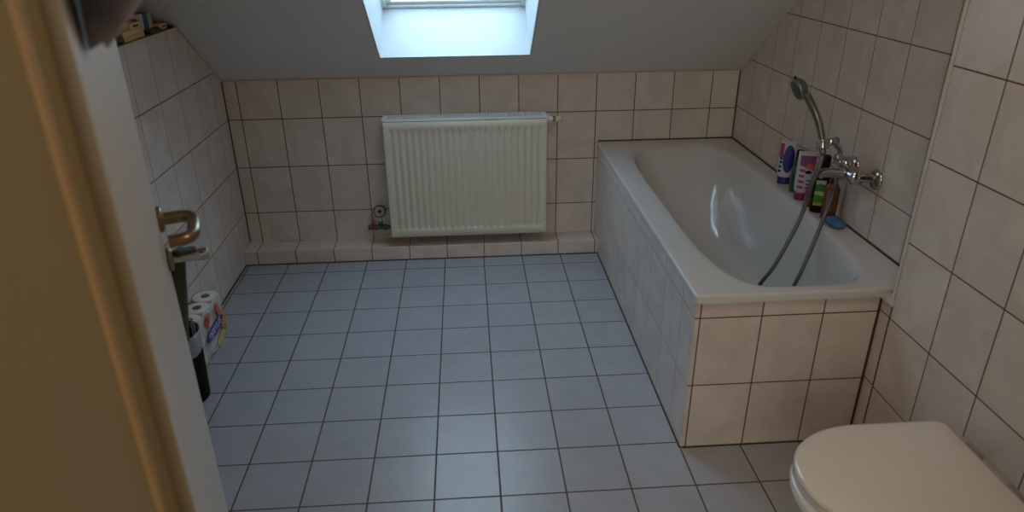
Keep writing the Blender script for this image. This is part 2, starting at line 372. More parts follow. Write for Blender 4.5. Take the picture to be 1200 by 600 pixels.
md = o.modifiers.new('sub', 'SUBSURF'); md.levels = 1; md.render_levels = 1
bm = bmesh.new(); lathe(bm, [(0.03, 0), (0.03, 0.003), (0.022, 0.004), (0.0, 0.0045)], 24, Matrix.Translation((2.27-TX, -1.12-TYF, 0.180)))
new_obj('drain', bm, chrome, tub, smooth=True)
struct('trim_9', boxes((1.885, R, -0.006, 0.0, 0.589, 0.594), (R-0.006, R, -1.775, 0.0, 0.589, 0.594)), dark_seal, label='dark joint between bath rim and tiles')

# ------------------------------------------------------------------ radiator
RX0, RX1, RYF, RZ0, RZ1 = 0.779, 1.602, -0.130, 0.132, 0.748
rad = thing('radiator', 'ivory ribbed panel radiator on the back wall below the skylight', 'radiator', ((RX0+RX1)/2, -0.08, RZ0))
ro = Vector(rad.location)
def rp(name, bm, m, **k):
    bmesh.ops.translate(bm, verts=bm.verts, vec=-ro); return new_obj(name, bm, m, rad, **k)
NR = 23; W_ = RX1-RX0; mar = 0.022; pitch = (W_-2*mar)/NR
bm = bmesh.new(); nx = NR*10; xs = [RX0, RX0+0.004, RX0+0.010]+[RX0+mar+(W_-2*mar)*i/nx for i in range(nx+1)]+[RX1-0.010, RX1-0.004, RX1]
zs = [RZ0, RZ0+0.004, RZ0+0.030, RZ0+0.036, RZ0+0.040, RZ0+0.043, RZ0+0.046, RZ0+0.050, RZ0+0.060, RZ0+0.09, (RZ0+RZ1)/2, RZ1-0.08, RZ1-0.058, RZ1-0.050, RZ1-0.042, RZ1-0.034, RZ1-0.026, RZ1-0.004, RZ1]
def prof(x, z):
    d = 0.0
    if RX0+mar <= x <= RX1-mar:
        t = ((x-RX0-mar)/pitch) % 1.0
        s = 0.5-0.5*math.cos(2*PI*t); s = s**1.3          # channel between two flutes
        e0 = min(1, max(0, (z-(RZ0+0.036))/0.014)); e1 = min(1, max(0, ((RZ1-0.030)-z)/0.026))
        ee = min(e0, e1); ee = ee*ee*(3-2*ee)
        d = 0.0115*s*ee
    if x in (RX0, RX1) or z in (RZ0, RZ1): d = 0.004
    return RYF+d
G = [[bm.verts.new((x, prof(x, z), z)) for z in zs] for x in xs]
for i in range(len(xs)-1):
    for j in range(len(zs)-1): bm.faces.new((G[i][j], G[i+1][j], G[i+1][j+1], G[i][j+1]))
# back side of the sheet
G2 = [[bm.verts.new((x, RYF+0.016, z)) for z in (RZ0, RZ1)] for x in (RX0, RX1)]
bm.faces.new((G2[0][0], G2[0][1], G2[1][1], G2[1][0]))
bm.faces.new([G[0][j] for j in range(len(zs))]+[G2[0][1], G2[0][0]]); bm.faces.new([G[-1][j] for j in range(len(zs))]+[G2[1][1], G2[1][0]])
bm.faces.new([G[i][0] for i in range(len(xs))]+[G2[1][0], G2[0][0]]); bm.faces.new([G[i][-1] for i in range(len(xs))]+[G2[1][1], G2[0][1]])
rp('front_panel', bm, rad_m, smooth=False)
for pnl in rad.children:
    for pg in pnl.data.polygons: pg.use_smooth = len(pg.vertices) == 4
rp('rear_panel', boxes((RX0+0.004, RX1-0.004, -0.045, -0.030, RZ0, RZ1-0.004)), rad_m, bevel=0.003)
for sx in (RX0-0.001, RX1-0.001):
    rp('side_cover', boxes((sx, sx+0.002, RYF+0.010, -0.030, RZ0+0.012, RZ1+0.012)), rad_m)
bm = bmesh.new()
for i in range(56):
    x = RX0+0.026+(W_-0.052)*(i+0.5)/56; box(bm, x-0.0045, x+0.0045, RYF+0.018, -0.047, RZ0+0.03, RZ1-0.010)
box(bm, RX0+0.01, RX1-0.01, -0.0475, -0.0460, RZ0+0.02, RZ1+0.002); box(bm, RX0+0.01, RX1-0.01, RYF+0.0165, RYF+0.0175, RZ0+0.02, RZ1+0.001)  # dark sheets added front and back so the grille slots look shaded
rp('fins_and_shade_sheets', bm, rad_shade)
# top grille: rim, middle bar and cross bars
zg0, zg1 = RZ1+0.004, RZ1+0.0135
bm = boxes((RX0, RX1, RYF+0.002, RYF+0.013, zg0, zg1), (RX0, RX1, -0.040, -0.030, zg0, zg1), (RX0, RX0+0.026, RYF+0.013, -0.040, zg0, zg1), (RX1-0.026, RX1, RYF+0.013, -0.040, zg0, zg1), (RX0+0.026, RX1-0.026, -0.087, -0.083, zg0, zg1))
nb = 56
for i in range(nb+1):
    x = RX0+0.026+(W_-0.052)*i/nb; box(bm, x-0.0017, x+0.0017, RYF+0.013, -0.087, zg1-0.004, zg1-0.0005); box(bm, x-0.0017, x+0.0017, -0.083, -0.040, zg1-0.004, zg1-0.0005)
rp('top_grille', bm, grille_m)
for bx in (RX0+0.12, RX1-0.12):
    rp('wall_bracket', boxes((bx-0.015, bx+0.015, -0.031, -0.0025, RZ0+0.06, RZ1-0.06)), rad_m)
# thermostat valve on the upper right
bm = bmesh.new(); tube(bm, [(RX1-0.002, -0.082, 0.735), (RX1+0.030, -0.082, 0.735)], 0.0115, 18); lathe(bm, [(0.016, 0), (0.016, 0.012)], 6, orient((RX1+0.012, -0.082, 0.735), (1, 0, 0)))
v = rp('thermostat_valve', bm, grille_m, smooth=False, bevel=0.001)
def sub(name, bm, m, par, **k):
    bmesh.ops.translate(bm, verts=bm.verts, vec=-ro); return new_obj(name, bm, m, par, **k)
bm = bmesh.new(); lathe(bm, [(0.013, 0), (0.015, 0.002), (0.015, 0.010), (0.013, 0.014), (0.011, 0.016)], 12, orient((RX1+0.030, -0.082, 0.735), (1, 0, 0)))
sub('brass_nut', bm, brass, v, bevel=0.0008)
bm = bmesh.new(); lathe(bm, [(0.012, 0), (0.0165, 0.004), (0.0165, 0.030), (0.013, 0.036), (0.004, 0.038)], 20, orient((RX1+0.045, -0.082, 0.735), (1, 0, 0)))
sub('valve_cap', bm, knob_m, v, smooth=True)
# lower left return: tee, red cap and round thermometer
bm = bmesh.new(); ty = -0.075; tz = 0.172
tube(bm, [(RX0+0.01, ty, tz), (0.665, ty, tz)], 0.0115, 16)
lathe(bm, [(0.015, 0), (0.017, 0.002), (0.017, 0.018), (0.015, 0.02)], 8, orient((RX0-0.045, ty, tz), (1, 0, 0)))
lathe(bm, [(0.016, 0), (0.016, 0.016)], 8, orient((0.690, ty, tz), (1, 0, 0)))
lathe(bm, [(0.016, 0), (0.013, 0.012), (0.005, 0.014)], 12, orient((0.667, ty, tz), (-1, 0, 0)))
tube(bm, [(0.672, ty, tz), (0.672, -0.003, tz)], 0.008, 12)
rv = rp('return_valve', bm, green_plastic, smooth=False, bevel=0.001)
bm = bmesh.new(); lathe(bm, [(0.011, 0), (0.011, 0.014), (0.006, 0.030), (0.003, 0.032)], 14, orient((0.683, ty, tz+0.008), (0, 0, 1)))
sub('red_cap', bm, mat('red_plastic', srgb(170, 34, 44), 0.35), rv, smooth=True)
bm = bmesh.new(); tube(bm, [(0.722, ty, tz), (0.722, ty, tz+0.08)], 0.0075, 12)
for s_ in (-1, 1): tube(bm, [(0.722+s_*0.010, ty, tz+0.012), (0.722+s_*0.010, ty, tz+0.07)], 0.002, 8)
dg = rp('dial_gauge', bm, chrome, smooth=True)
dc = (0.722, ty, 0.262)
bm = bmesh.new(); Mx = orient(dc, (0, -1, 0.35)); lathe(bm, [(0.030, -0.012), (0.034, -0.010), (0.034, 0.010), (0.031, 0.013), (0.027, 0.012), (0.026, 0.008), (0.0, 0.008)], 36, Mx)
sub('dial_case', bm, mat('dial_grey', srgb(92, 92, 94), 0.3, metal=0.5), dg, smooth=False)
bm = bmesh.new(); lathe(bm, [(0.0255, 0.0085), (0.0, 0.0088)], 32, Mx); lathe(bm, [(0.009, 0.009), (0.007, 0.014), (0.0, 0.0142)], 20, Mx, mi=1)
bm2 = bmesh.new(); box(bm2, -0.0015, 0.0015, 0.0, 0.020, 0.0095, 0.0105); bm2.transform(Mx @ Matrix.Rotation(0.8, 4, 'Z'))
me_ = bpy.data.meshes.new('x'); bm2.to_mesh(me_); bm.from_mesh(me_); bm2.free()
sub('dial_face', bm, [mat('dial_face', srgb(150, 150, 152), 0.35), black_plastic], dg)

# ------------------------------------------------------------------ bath mixer, hand shower
MXY, MZ = (-1.352, -1.200), 0.815
mixer = thing('bath_mixer', 'chrome bath mixer tap on the tiled right wall above the bath', 'tap', (R, -1.276, MZ))
mo = Vector(mixer.location)
def mp(name, bm, m, par=None, **k):
    bmesh.ops.translate(bm, verts=bm.verts, vec=-mo); return new_obj(name, bm, m, par or mixer, **k)
for y in MXY:
    bm = bmesh.new(); lathe(bm, [(0.036, 0), (0.036, 0.004), (0.030, 0.010), (0.018, 0.013), (0.014, 0.014)], 32, orient((R, y, MZ-0.004), (-1, 0, 0)))
    mp('wall_rosette', bm, chrome, smooth=True)
bm = bmesh.new()
for y in MXY: tube(bm, [(R-0.01, y, MZ), (R-0.035, y*0.9+(-1.276)*0.1, MZ), (R-0.062, y*0.8+(-1.276)*0.2, MZ)], 0.0155, 16, smoothk=4)
tube(bm, [(R-0.066, -1.352, MZ), (R-0.066, -1.340, MZ), (R-0.066, -1.215, MZ), (R-0.066, -1.200, MZ)], lambda t: 0.029 if 0.1 < t < 0.9 else 0.023, 24)
mp('mixer_body', bm, chrome, smooth=True)
bm = bmesh.new(); tube(bm, [(R-0.066, -1.310, MZ-0.004), (R-0.10, -1.283, MZ-0.003), (R-0.125, -1.266, MZ-0.004), (R-0.146, -1.252, MZ-0.010), (R-0.153, -1.247, MZ-0.022)], lambda t: 0.0190-0.003*t, 18, smoothk=6)
mp('spout', bm, chrome, smooth=True)
bm = bmesh.new(); lathe(bm, [(0.024, 0), (0.026, 0.006), (0.026, 0.022), (0.021, 0.030), (0.008, 0.033)], 28, orient((R-0.068, -1.262, MZ+0.016), (-0.25, 0, 1)))
tube(bm, [(R-0.072, -1.262, MZ+0.040), (R-0.090, -1.266, MZ+0.050), (R-0.118, -1.272, MZ+0.054)], lambda t: 0.009+0.003*t, 14, smoothk=4)
mp('mixer_lever', bm, chrome, smooth=True)
bm = bmesh.new(); tube(bm, [(R-0.066, -1.205, MZ+0.01), (R-0.070, -1.205, MZ+0.06), (R-0.105, -1.212, MZ+0.094)], 0.010, 14, smoothk=5)
tube(bm, [(R-0.128, -1.218, MZ+0.093), (R-0.088, -1.208, MZ+0.097)], 0.0135, 20)
Ms = orient((2.4535, -1.2375, MZ+0.093), (-0.045, 0.38, 1))
rings = [[Ms @ Vector((r_*math.cos(2*PI*i/28), r_*math.sin(2*PI*i/28), z_)) for i in range(28)] for r_, z_ in ((0.0155, -0.016), (0.0205, -0.016), (0.0215, -0.013), (0.0215, 0.013), (0.0205, 0.016), (0.0155, 0.016))]
loft(bm, rings, closed=True)
mp('shower_cradle', bm, chrome, smooth=True)

hs = thing('hand_shower', 'chrome hand shower resting upright in the cradle of the bath mixer', 'shower head', (2.455, -1.25, 0.884))
ho = Vector(hs.location)
def hp(name, bm, m, **k):
    bmesh.ops.translate(bm, verts=bm.verts, vec=-ho); return new_obj(name, bm, m, hs, **k)
bm = bmesh.new(); tube(bm, [(2.455, -1.25, 0.876), (2.453, -1.232, 0.92), (2.444, -1.205, 0.975), (2.434, -1.178, 1.012), (2.424, -1.148, 1.043), (2.418, -1.130, 1.060)], lambda t: 0.0115+0.0035*t, 18, smoothk=6)
hp('handle', bm, mat('satin_grey_metal', srgb(116, 124, 124), 0.28, metal=0.7), smooth=True)
hdir = Vector((-0.90, 0.05, -0.42)).normalized()
hc = Vector((2.406, -1.100, 1.078))
bm = bmesh.new(); lathe(bm, [(0.006, -0.024), (0.024, -0.020), (0.037, -0.008), (0.041, 0.004), (0.041, 0.012), (0.037, 0.016)], 32, orient(hc, hdir))
hp('shower_head', bm, mat('satin_grey_metal', (0, 0, 0, 1)), smooth=True)
bm = bmesh.new(); lathe(bm, [(0.036, 0.0155), (0.036, 0.0195), (0.0, 0.021)], 32, orient(hc, hdir))
Mh = orient(hc, hdir)
for k in range(3):
    for i in range(6*(k+1)):
        a = 2*PI*i/(6*(k+1)); r_ = 0.009*(k+1); lathe(bm, [(0.0014, 0.0195), (0.001, 0.023)], 6, Mh @ Matrix.Translation((r_*math.cos(a), r_*math.sin(a), 0)))
hp('spray_face', bm, mat('dark_green_grey_plastic', srgb(58, 68, 66), 0.35))
bm = bmesh.new(); box(bm, -0.004, 0.004, 0.036, 0.050, 0.002, 0.010, f=lambda x, y, z: tuple(Mh @ Vector((x, y, z))))
hp('spray_switch', bm, black_plastic, bevel=0.001)
hose = bmesh.new()
tube(hose, [(2.4555, -1.252, 0.874), (2.443, -1.262, 0.83), (2.430, -1.262, 0.78), (2.425, -1.255, 0.72), (2.41, -1.257, 0.638), (2.36, -1.278, 0.529), (2.32, -1.288, 0.448), (2.285, -1.285, 0.385), (2.262, -1.275, 0.30), (2.275, -1.27, 0.225), (2.32, -1.28, 0.198), (2.362, -1.30, 0.225), (2.388, -1.312, 0.30),
            (2.402, -1.315, 0.386), (2.42, -1.31, 0.436), (2.46, -1.278, 0.515), (2.508, -1.235, 0.61), (2.536, -1.215, 0.69), (2.543, -1.215, 0.745), (2.543, -1.215, 0.784)], 0.0075, 14, smoothk=10)
# ribbing
o = new_obj('shower_hose', hose, hose_m, smooth=True)
T(o, 'grey metal shower hose looping down into the empty bathtub', 'hose')

# ------------------------------------------------------------------ toiletries on the bath rim
def bottle_xform(x, y, z, rz): return (x, y, z), rz
def flat_ring(w, d, z, n=2.6, seg=28):
    return [(w*math.copysign(abs(math.cos(a))**(2/n), math.cos(a)), d*math.copysign(abs(math.sin(a))**(2/n), math.sin(a)), z) for a in (2*PI*i/seg for i in range(seg))]
def bands_mat(name, base, stops, axis=2, rough=0.3):
    """print running over the body in bands and blobs: stops = [(lo, hi, colour, noise)] along z, object space"""
    m = bpy.data.materials.new(name); m.use_nodes = True; nt = m.node_tree; b = nt.nodes['Principled BSDF']; b.inputs['Roughness'].default_value = rough
    tc = nt.nodes.new('ShaderNodeTexCoord'); sp = nt.nodes.new('ShaderNodeSeparateXYZ'); nt.links.new(tc.outputs['Object'], sp.inputs[0])
    no = nt.nodes.new('ShaderNodeTexNoise'); no.inputs['Scale'].default_value = 45; nt.links.new(tc.outputs['Object'], no.inputs['Vector'])
    ma = nt.nodes.new('ShaderNodeMath'); ma.operation = 'MULTIPLY_ADD'; nt.links.new(no.outputs['Fac'], ma.inputs[0]); ma.inputs[1].default_value = 0.025; nt.links.new(sp.outputs[axis], ma.inputs[2])
    cr = nt.nodes.new('ShaderNodeValToRGB'); cr.color_ramp.interpolation = 'CONSTANT'
    mr = nt.nodes.new('ShaderNodeMapRange'); mr.inputs['From Min'].default_value = 0; mr.inputs['From Max'].default_value = 0.25; nt.links.new(ma.outputs[0], mr.inputs['Value'])
    nt.links.new(mr.outputs[0], cr.inputs['Fac']); nt.links.new(cr.outputs['Color'], b.inputs['Base Color'])
    els = cr.color_ramp.elements; els[0].position = 0; els[0].color = base; els.remove(els[1])
    for z, c in stops: e_ = els.new(z/0.25); e_.color = c
    return m
def decal(name, pts, yf, m, par):
    """thin printed patch on the front (-y) side: outline in x,z"""
    bm = bmesh.new(); cx = sum(p[0] for p in pts)/len(pts); cz = sum(p[1] for p in pts)/len(pts)
    P_ = []
    for i in range(len(pts)):          # subdivide the outline so it can follow the curved body
        (xa, za), (xb, zb) = pts[i], pts[(i+1) % len(pts)]; k = 1 if len(pts) > 8 else 6
        P_ += [(xa+(xb-xa)*j/k, za+(zb-za)*j/k) for j in range(k)]
    rings = []
    for sc_, off in ((1.0, 0.0012), (1.0, -0.0005), (0.8, -0.0005), (0.6, -0.0005), (0.4, -0.0005), (0.2, -0.0005)):
        rings.append([(cx+(x-cx)*sc_, yf(cx+(x-cx)*sc_, cz+(z-cz)*sc_)+off, cz+(z-cz)*sc_) for x, z in P_])
    loft(bm, rings)
    return new_obj(name, bm, m, par)
ZR = TZ
AIM = math.radians(-24)     # turned a little towards the room
def ell(cx, cz, a, b, n=24, a0=0, a1=2*PI): return [(cx+a*math.cos(a0+(a1-a0)*i/(n-1 if a1-a0 < 6 else n)), cz+b*math.sin(a0+(a1-a0)*i/(n-1 if a1-a0 < 6 else n))) for i in range(n)]
navy = mat('navy_plastic', srgb(38, 42, 112), 0.3); white_pl = mat('white_plastic', srgb(192, 194, 208), 0.35)
magenta = mat('magenta_print', srgb(158, 66, 110), 0.4); purple = mat('purple_print', srgb(132, 66, 140), 0.4); orange_p = mat('orange_print', srgb(200, 110, 80), 0.4)
def tube_bottle(name, label, x, y, capm, bodym, w, h, capw, rz):
    t = thing(name, label, 'bottle', (x, y, ZR), rz)
    bm = bmesh.new(); loft(bm, [flat_ring(capw*0.98, 0.017, 0, 2.4), flat_ring(capw, 0.018, 0.003, 2.4), flat_ring(capw, 0.018, 0.028, 2.4), flat_ring(capw*0.96, 0.017, 0.031, 2.4)])
    new_obj('cap', bm, capm, t, smooth=True, bevel=0.001)
    bm = bmesh.new(); loft(bm, [flat_ring(capw*0.9, 0.017, 0.031), flat_ring(w*0.93, 0.018, 0.038), flat_ring(w, 0.0175, 0.07), flat_ring(w, 0.014, 0.12), flat_ring(w, 0.009, h-0.03), flat_ring(w, 0.0035, h-0.012), flat_ring(w, 0.002, h)])
    new_obj('tube_body', bm, bodym, t, smooth=True)
    return t
def yfront(w):
    def f(x, z):
        d = 0.018 if z < 0.07 else 0.0175+(z-0.07)/0.05*(-0.0035) if z < 0.12 else 0.014-(z-0.12)/0.05*0.005
        u = min(0.98, abs(x)/w); return -d*(1-u**2.6)**(1/2.6)
    return f
t1 = tube_bottle('shampoo_tube', 'white and navy shampoo tube standing on its cap, leftmost of the toiletries', 2.570, -0.742, navy, white_pl, 0.033, 0.190, 0.026, AIM)
decal('blue_oval', ell(0.008, 0.112, 0.023, 0.060), yfront(0.033), mat('blue_print', srgb(26, 44, 124), 0.35), t1)
def letters(par, s, size, x, z, m, yf, rot=0.0, name='lettering'):
    M4 = Matrix.Translation((x, yf(x, z)-0.0012, z)) @ Matrix.Rotation(rot, 4, 'Y') @ Matrix.Rotation(PI/2, 4, 'X')
    return new_obj(name, text_bm(s, size, M4), m, par)
decal('pink_patch', [(-0.031, 0.120), (-0.015, 0.120), (-0.015, 0.178), (-0.031, 0.178)], yfront(0.033), magenta, t1)
t2 = thing('shower_gel_bottle', 'dark green bottle with a black cap between two white tubes', 'bottle', (2.575, -0.850, ZR), AIM)
bm = bmesh.new(); loft(bm, [flat_ring(0.022, 0.015, 0), flat_ring(0.024, 0.017, 0.004), flat_ring(0.024, 0.017, 0.11), flat_ring(0.018, 0.014, 0.135), flat_ring(0.011, 0.011, 0.142)])
new_obj('bottle_body', bm, bands_mat('green_body', srgb(24, 92, 74), [(0.10, srgb(70, 96, 88)), (0.13, srgb(40, 60, 58))]), t2, smooth=True)
bm = bmesh.new(); loft(bm, [flat_ring(0.016, 0.013, 0.138, 2.2), flat_ring(0.016, 0.013, 0.176, 2.2), flat_ring(0.012, 0.010, 0.180, 2.2)])
new_obj('cap', bm, black_plastic, t2, smooth=True, bevel=0.001)
t3 = tube_bottle('lotion_tube', 'white tube with pink and purple print, on a magenta cap', 2.560, -0.945, mat('magenta_cap', srgb(120, 36, 84), 0.3), white_pl, 0.036, 0.202, 0.029, AIM)
decal('purple_patch', [(-0.026, 0.146), (0.030, 0.132), (0.032, 0.186), (-0.026, 0.186)], yfront(0.036), purple, t3)
decal('orange_patch', [(-0.006, 0.138), (0.031, 0.126), (0.030, 0.152), (0.006, 0.156)], yfront(0.036), orange_p, t3)
decal('dark_patch', ell(0.010, 0.120, 0.013, 0.007), yfront(0.036), black_plastic, t3)
for k in range(4):
    decal('pink_stripe', [(-0.024, 0.052+k*0.023), (-0.002, 0.050+k*0.023), (-0.003, 0.060+k*0.023), (-0.024, 0.063+k*0.023)], yfront(0.036), magenta, t3)
for k in range(3):
    decal('grey_text_line', [(0.006, 0.052+k*0.016), (0.028, 0.050+k*0.016), (0.028, 0.056+k*0.016), (0.006, 0.058+k*0.016)], yfront(0.036), mat('grey_print', srgb(90, 96, 120), 0.4), t3)
for k, (x_, z_) in enumerate([(-0.025, 0.052), (-0.025, 0.072), (-0.024, 0.092), (-0.024, 0.108)]):
    decal('blue_letter', [(x_-0.003, z_), (x_+0.008, z_), (x_+0.008, z_+0.010), (x_-0.003, z_+0.012)], yfront(0.033), mat('blue_print', (0, 0, 0, 1)), t1)
t6 = thing('small_bottle', 'small red-orange bottle behind the shower hose', 'bottle', (2.552, -1.022, ZR), AIM)
bm = bmesh.new(); lathe(bm, [(0.015, 0), (0.017, 0.003), (0.017, 0.055), (0.012, 0.066), (0.008, 0.068)], 20)
new_obj('bottle_body', bm, bands_mat('red_body', srgb(150, 50, 34), [(0.03, srgb(180, 84, 40)), (0.055, srgb(120, 30, 40))]), t6, smooth=True)
bm = bmesh.new(); lathe(bm, [(0.010, 0.067), (0.010, 0.086), (0.007, 0.088)], 16)
new_obj('cap', bm, mat('red_plastic', (0, 0, 0, 1)), t6, smooth=True)
t4 = thing('herbal_shampoo_bottle', 'tall black bottle with a green label below the mixer spout', 'bottle', (2.562, -1.080, ZR), AIM)
bm = bmesh.new(); loft(bm, [flat_ring(0.025, 0.019, 0), flat_ring(0.028, 0.021, 0.004), flat_ring(0.028, 0.021, 0.145), flat_ring(0.020, 0.017, 0.168), flat_ring(0.012, 0.012, 0.176)])
new_obj('bottle_body', bm, black_plastic, t4, smooth=True)
def y4(x, z): u = min(.98, abs(x)/0.028); return -0.0212*(1-u**2.6)**(1/2.6)
decal('green_label', [(-0.020, 0.030), (0.016, 0.030), (0.016, 0.132), (-0.020, 0.132)], y4, bands_mat('green_label', srgb(190, 170, 70), [(0.055, srgb(70, 150, 60)), (0.085, srgb(180, 200, 170)), (0.10, srgb(56, 130, 74)), (0.13, srgb(200, 206, 200))]), t4)
bm = bmesh.new(); loft(bm, [flat_ring(0.017, 0.015, 0.172, 2.2), flat_ring(0.019, 0.016, 0.178, 2.2), flat_ring(0.019, 0.016, 0.222, 2.2), flat_ring(0.014, 0.012, 0.228, 2.2)])
new_obj('cap', bm, black_plastic, t4, smooth=True, bevel=0.001)
t5 = thing('amber_bottle', 'translucent amber-brown bottle next to the blue sponge', 'bottle', (2.566, -1.160, ZR), AIM)
bm = bmesh.new(); loft(bm, [flat_ring(0.024, 0.017, 0), flat_ring(0.027, 0.019, 0.004), flat_ring(0.027, 0.019, 0.120), flat_ring(0.018, 0.015, 0.140), flat_ring(0.012, 0.012, 0.146)])
new_obj('bottle_body', bm, mat('amber_plastic', srgb(120, 66, 30), 0.2, noise=0.3, nscale=10), t5, smooth=True)
decal('label', [(-0.018, 0.035), (0.004, 0.035), (0.004, 0.118), (-0.018, 0.118)], lambda x, z: -0.0192*(1-min(.98, abs(x)/0.027)**2.6)**(1/2.6), mat('grey_brown_label', srgb(132, 118, 116), 0.4), t5)
bm = bmesh.new(); loft(bm, [flat_ring(0.014, 0.013, 0.144, 2.2), flat_ring(0.014, 0.013, 0.165, 2.2), flat_ring(0.010, 0.010, 0.168, 2.2)])
new_obj('cap', bm, mat('brown_plastic', srgb(70, 44, 30), 0.3), t5, smooth=True)
bm = bmesh.new()
lathe(bm, [(0.0, 0.0), (0.022, 0.0), (0.031, 0.006), (0.033, 0.014), (0.028, 0.024), (0.014, 0.030), (0.0, 0.031)], 28)
for v_ in bm.verts:
    v_.co.y *= 1.45; v_.co.x *= 0.92; v_.co.z += 0.002*math.sin(v_.co.y*90); v_.co.z = max(0, v_.co.z)
o = new_obj('bath_sponge', bm, mat('blue_foam', srgb(76, 118, 160), 0.6, noise=0.2, nscale=60, bump=0.5), smooth=True, loc=(2.560, -1.232, ZR), rotz=0.25)
T(o, 'rounded steel-blue bath sponge on the rim against the right wall', 'sponge')

# ------------------------------------------------------------------ toilet
TY = -2.357
toil = thing('toilet', 'white wall-hung toilet with a closed lid at the lower right', 'toilet', (2.475, TY, 0.0))
to = Vector(toil.location)
def d_ring(tip, half, back, z, ey=2.15, seg=72):
    """D-shaped outline: rounded front at x=tip, straight sides to x=back"""
    a = 0.235*(half/0.188); out = []; xc = tip+a
    nf = seg*2//3
    for i in range(nf+1):
        t = PI/2+PI*i/nf; c, s = math.cos(t), math.sin(t)
        out.append((xc+a*math.copysign(abs(c)**(2/ey), c), half*math.copysign(abs(s)**(2/ey), s), z))
    nb_ = seg-nf-1
    for i in range(1, nb_+1):
        t = i/(nb_+1); rr = 0.03
        # back edge: from (xc,-half) to (back,-half) to (back,half) to (xc,half)
        L1 = back-xc; tot = 2*L1+2*half; s = t*tot
        if s < L1: out.append((xc+s, -half, z))
        elif s < L1+2*half: out.append((back, -half+(s-L1), z))
        else: out.append((back-(s-L1-2*half), half, z))
    return [(x-to.x, y, zz) for x, y, zz in out]
bm = bmesh.new()
LT = 1.952
loft(bm, [d_ring(LT+0.006, 0.183, 2.415, 0.412), d_ring(LT, 0.188, 2.418, 0.416), d_ring(LT, 0.188, 2.418, 0.428), d_ring(LT+0.004, 0.185, 2.415, 0.4335), d_ring(LT+0.015, 0.175, 2.405, 0.4365), d_ring(LT+0.07, 0.13, 2.36, 0.4395), d_ring(LT+0.14, 0.07, 2.30, 0.4405)])
new_obj('lid', bm, lid_m, toil, smooth=True)
bm = bmesh.new()
loft(bm, [d_ring(LT+0.012, 0.178, 2.41, 0.394), d_ring(LT+0.005, 0.184, 2.41, 0.398), d_ring(LT+0.005, 0.184, 2.41, 0.408), d_ring(LT+0.010, 0.180, 2.405, 0.4105)])
new_obj('seat', bm, lid_m, toil, smooth=True)
bm = bmesh.new()
loft(bm, [d_ring(2.20, 0.10, 2.474, 0.085), d_ring(2.165, 0.125, 2.474, 0.092), d_ring(2.115, 0.145, 2.474, 0.14), d_ring(2.05, 0.160, 2.474, 0.22), d_ring(1.985, 0.174, 2.474, 0.30), d_ring(1.955, 0.180, 2.474, 0.355), d_ring(1.948, 0.182, 2.474, 0.385), d_ring(1.955, 0.178, 2.474, 0.393)])
new_obj('bowl', bm, ceramic, toil, smooth=True)
for s_ in (-1, 1):
    bm = bmesh.new(); tube(bm, [(2.425-to.x, s_*0.075-0.025, 0.418), (2.425-to.x, s_*0.075+0.025, 0.418)], 0.013, 16)
    box(bm, 2.413-to.x, 2.437-to.x, s_*0.075-0.02, s_*0.075+0.02, 0.392, 0.418)
    new_obj('hinge', bm, chrome, toil, bevel=0.001)

# ------------------------------------------------------------------ left side: towel hook on the door, cloth, bin, toilet rolls
def D2W(x, y, z=0.0):     # door local to world
    c, s = math.cos(ang), math.sin(ang); return Vector((hx+c*x-s*y, hy+s*x+c*y, z))
pk = D2W(LL-0.036, 0.0, 1.003-0.0)
ndir = D2W(0, -1)-D2W(0, 0)
bm = bmesh.new(); Mk = orient(D2W(LL-0.013, -0.0005, 1.000), ndir)
lathe(bm, [(0.010, 0), (0.010, 0.052), (0.0125, 0.055), (0.0125, 0.074), (0.010, 0.078), (0.0, 0.079)], 20, Mk)
o = new_obj('towel_peg', bm, chrome, smooth=False, bevel=0.001); T(o, 'chrome peg sticking out below the door handle', 'peg')
# cloth: gathered fabric hanging from the peg
bm = bmesh.new(); rings = []
NZ = 26; SG = 40
for k in range(NZ+1):
    t = k/NZ; z = 1.016-0.232*t; u = min(1, t/0.16); u = u*u*(3-2*u)
    hw_ = 0.024+0.012*u-0.004*t; th = 0.016+0.010*u
    cxl = LL-0.012+0.046*u; cyl = -0.032+0.036*u+0.030*max(0, t-0.16)
    ring = []
    for i in range(SG):
        a = 2*PI*i/SG; rr = 1+0.12*math.sin(5*a+1.2*t)+0.06*math.sin(9*a+4*t)
        lx = cxl+th*rr*math.cos(a); ly = cyl+hw_*rr*math.sin(a)
        if lx < LL+0.002: ly = min(ly, -0.003) if ly < 0.01 else ly
        if lx < LL+0.002 and ly > 0: lx = LL+0.002
        ring.append(D2W(lx, ly, z-0.006*math.sin(3*a)*t))
    rings.append(ring)
loft(bm, rings)
o = new_obj('towel', bm, mat('dark_green_cloth', srgb(74, 84, 66), 0.95, noise=0.35, nscale=30, bump=0.8), smooth=True)
T(o, 'dark green gathered cloth hanging from the peg on the door', 'towel')

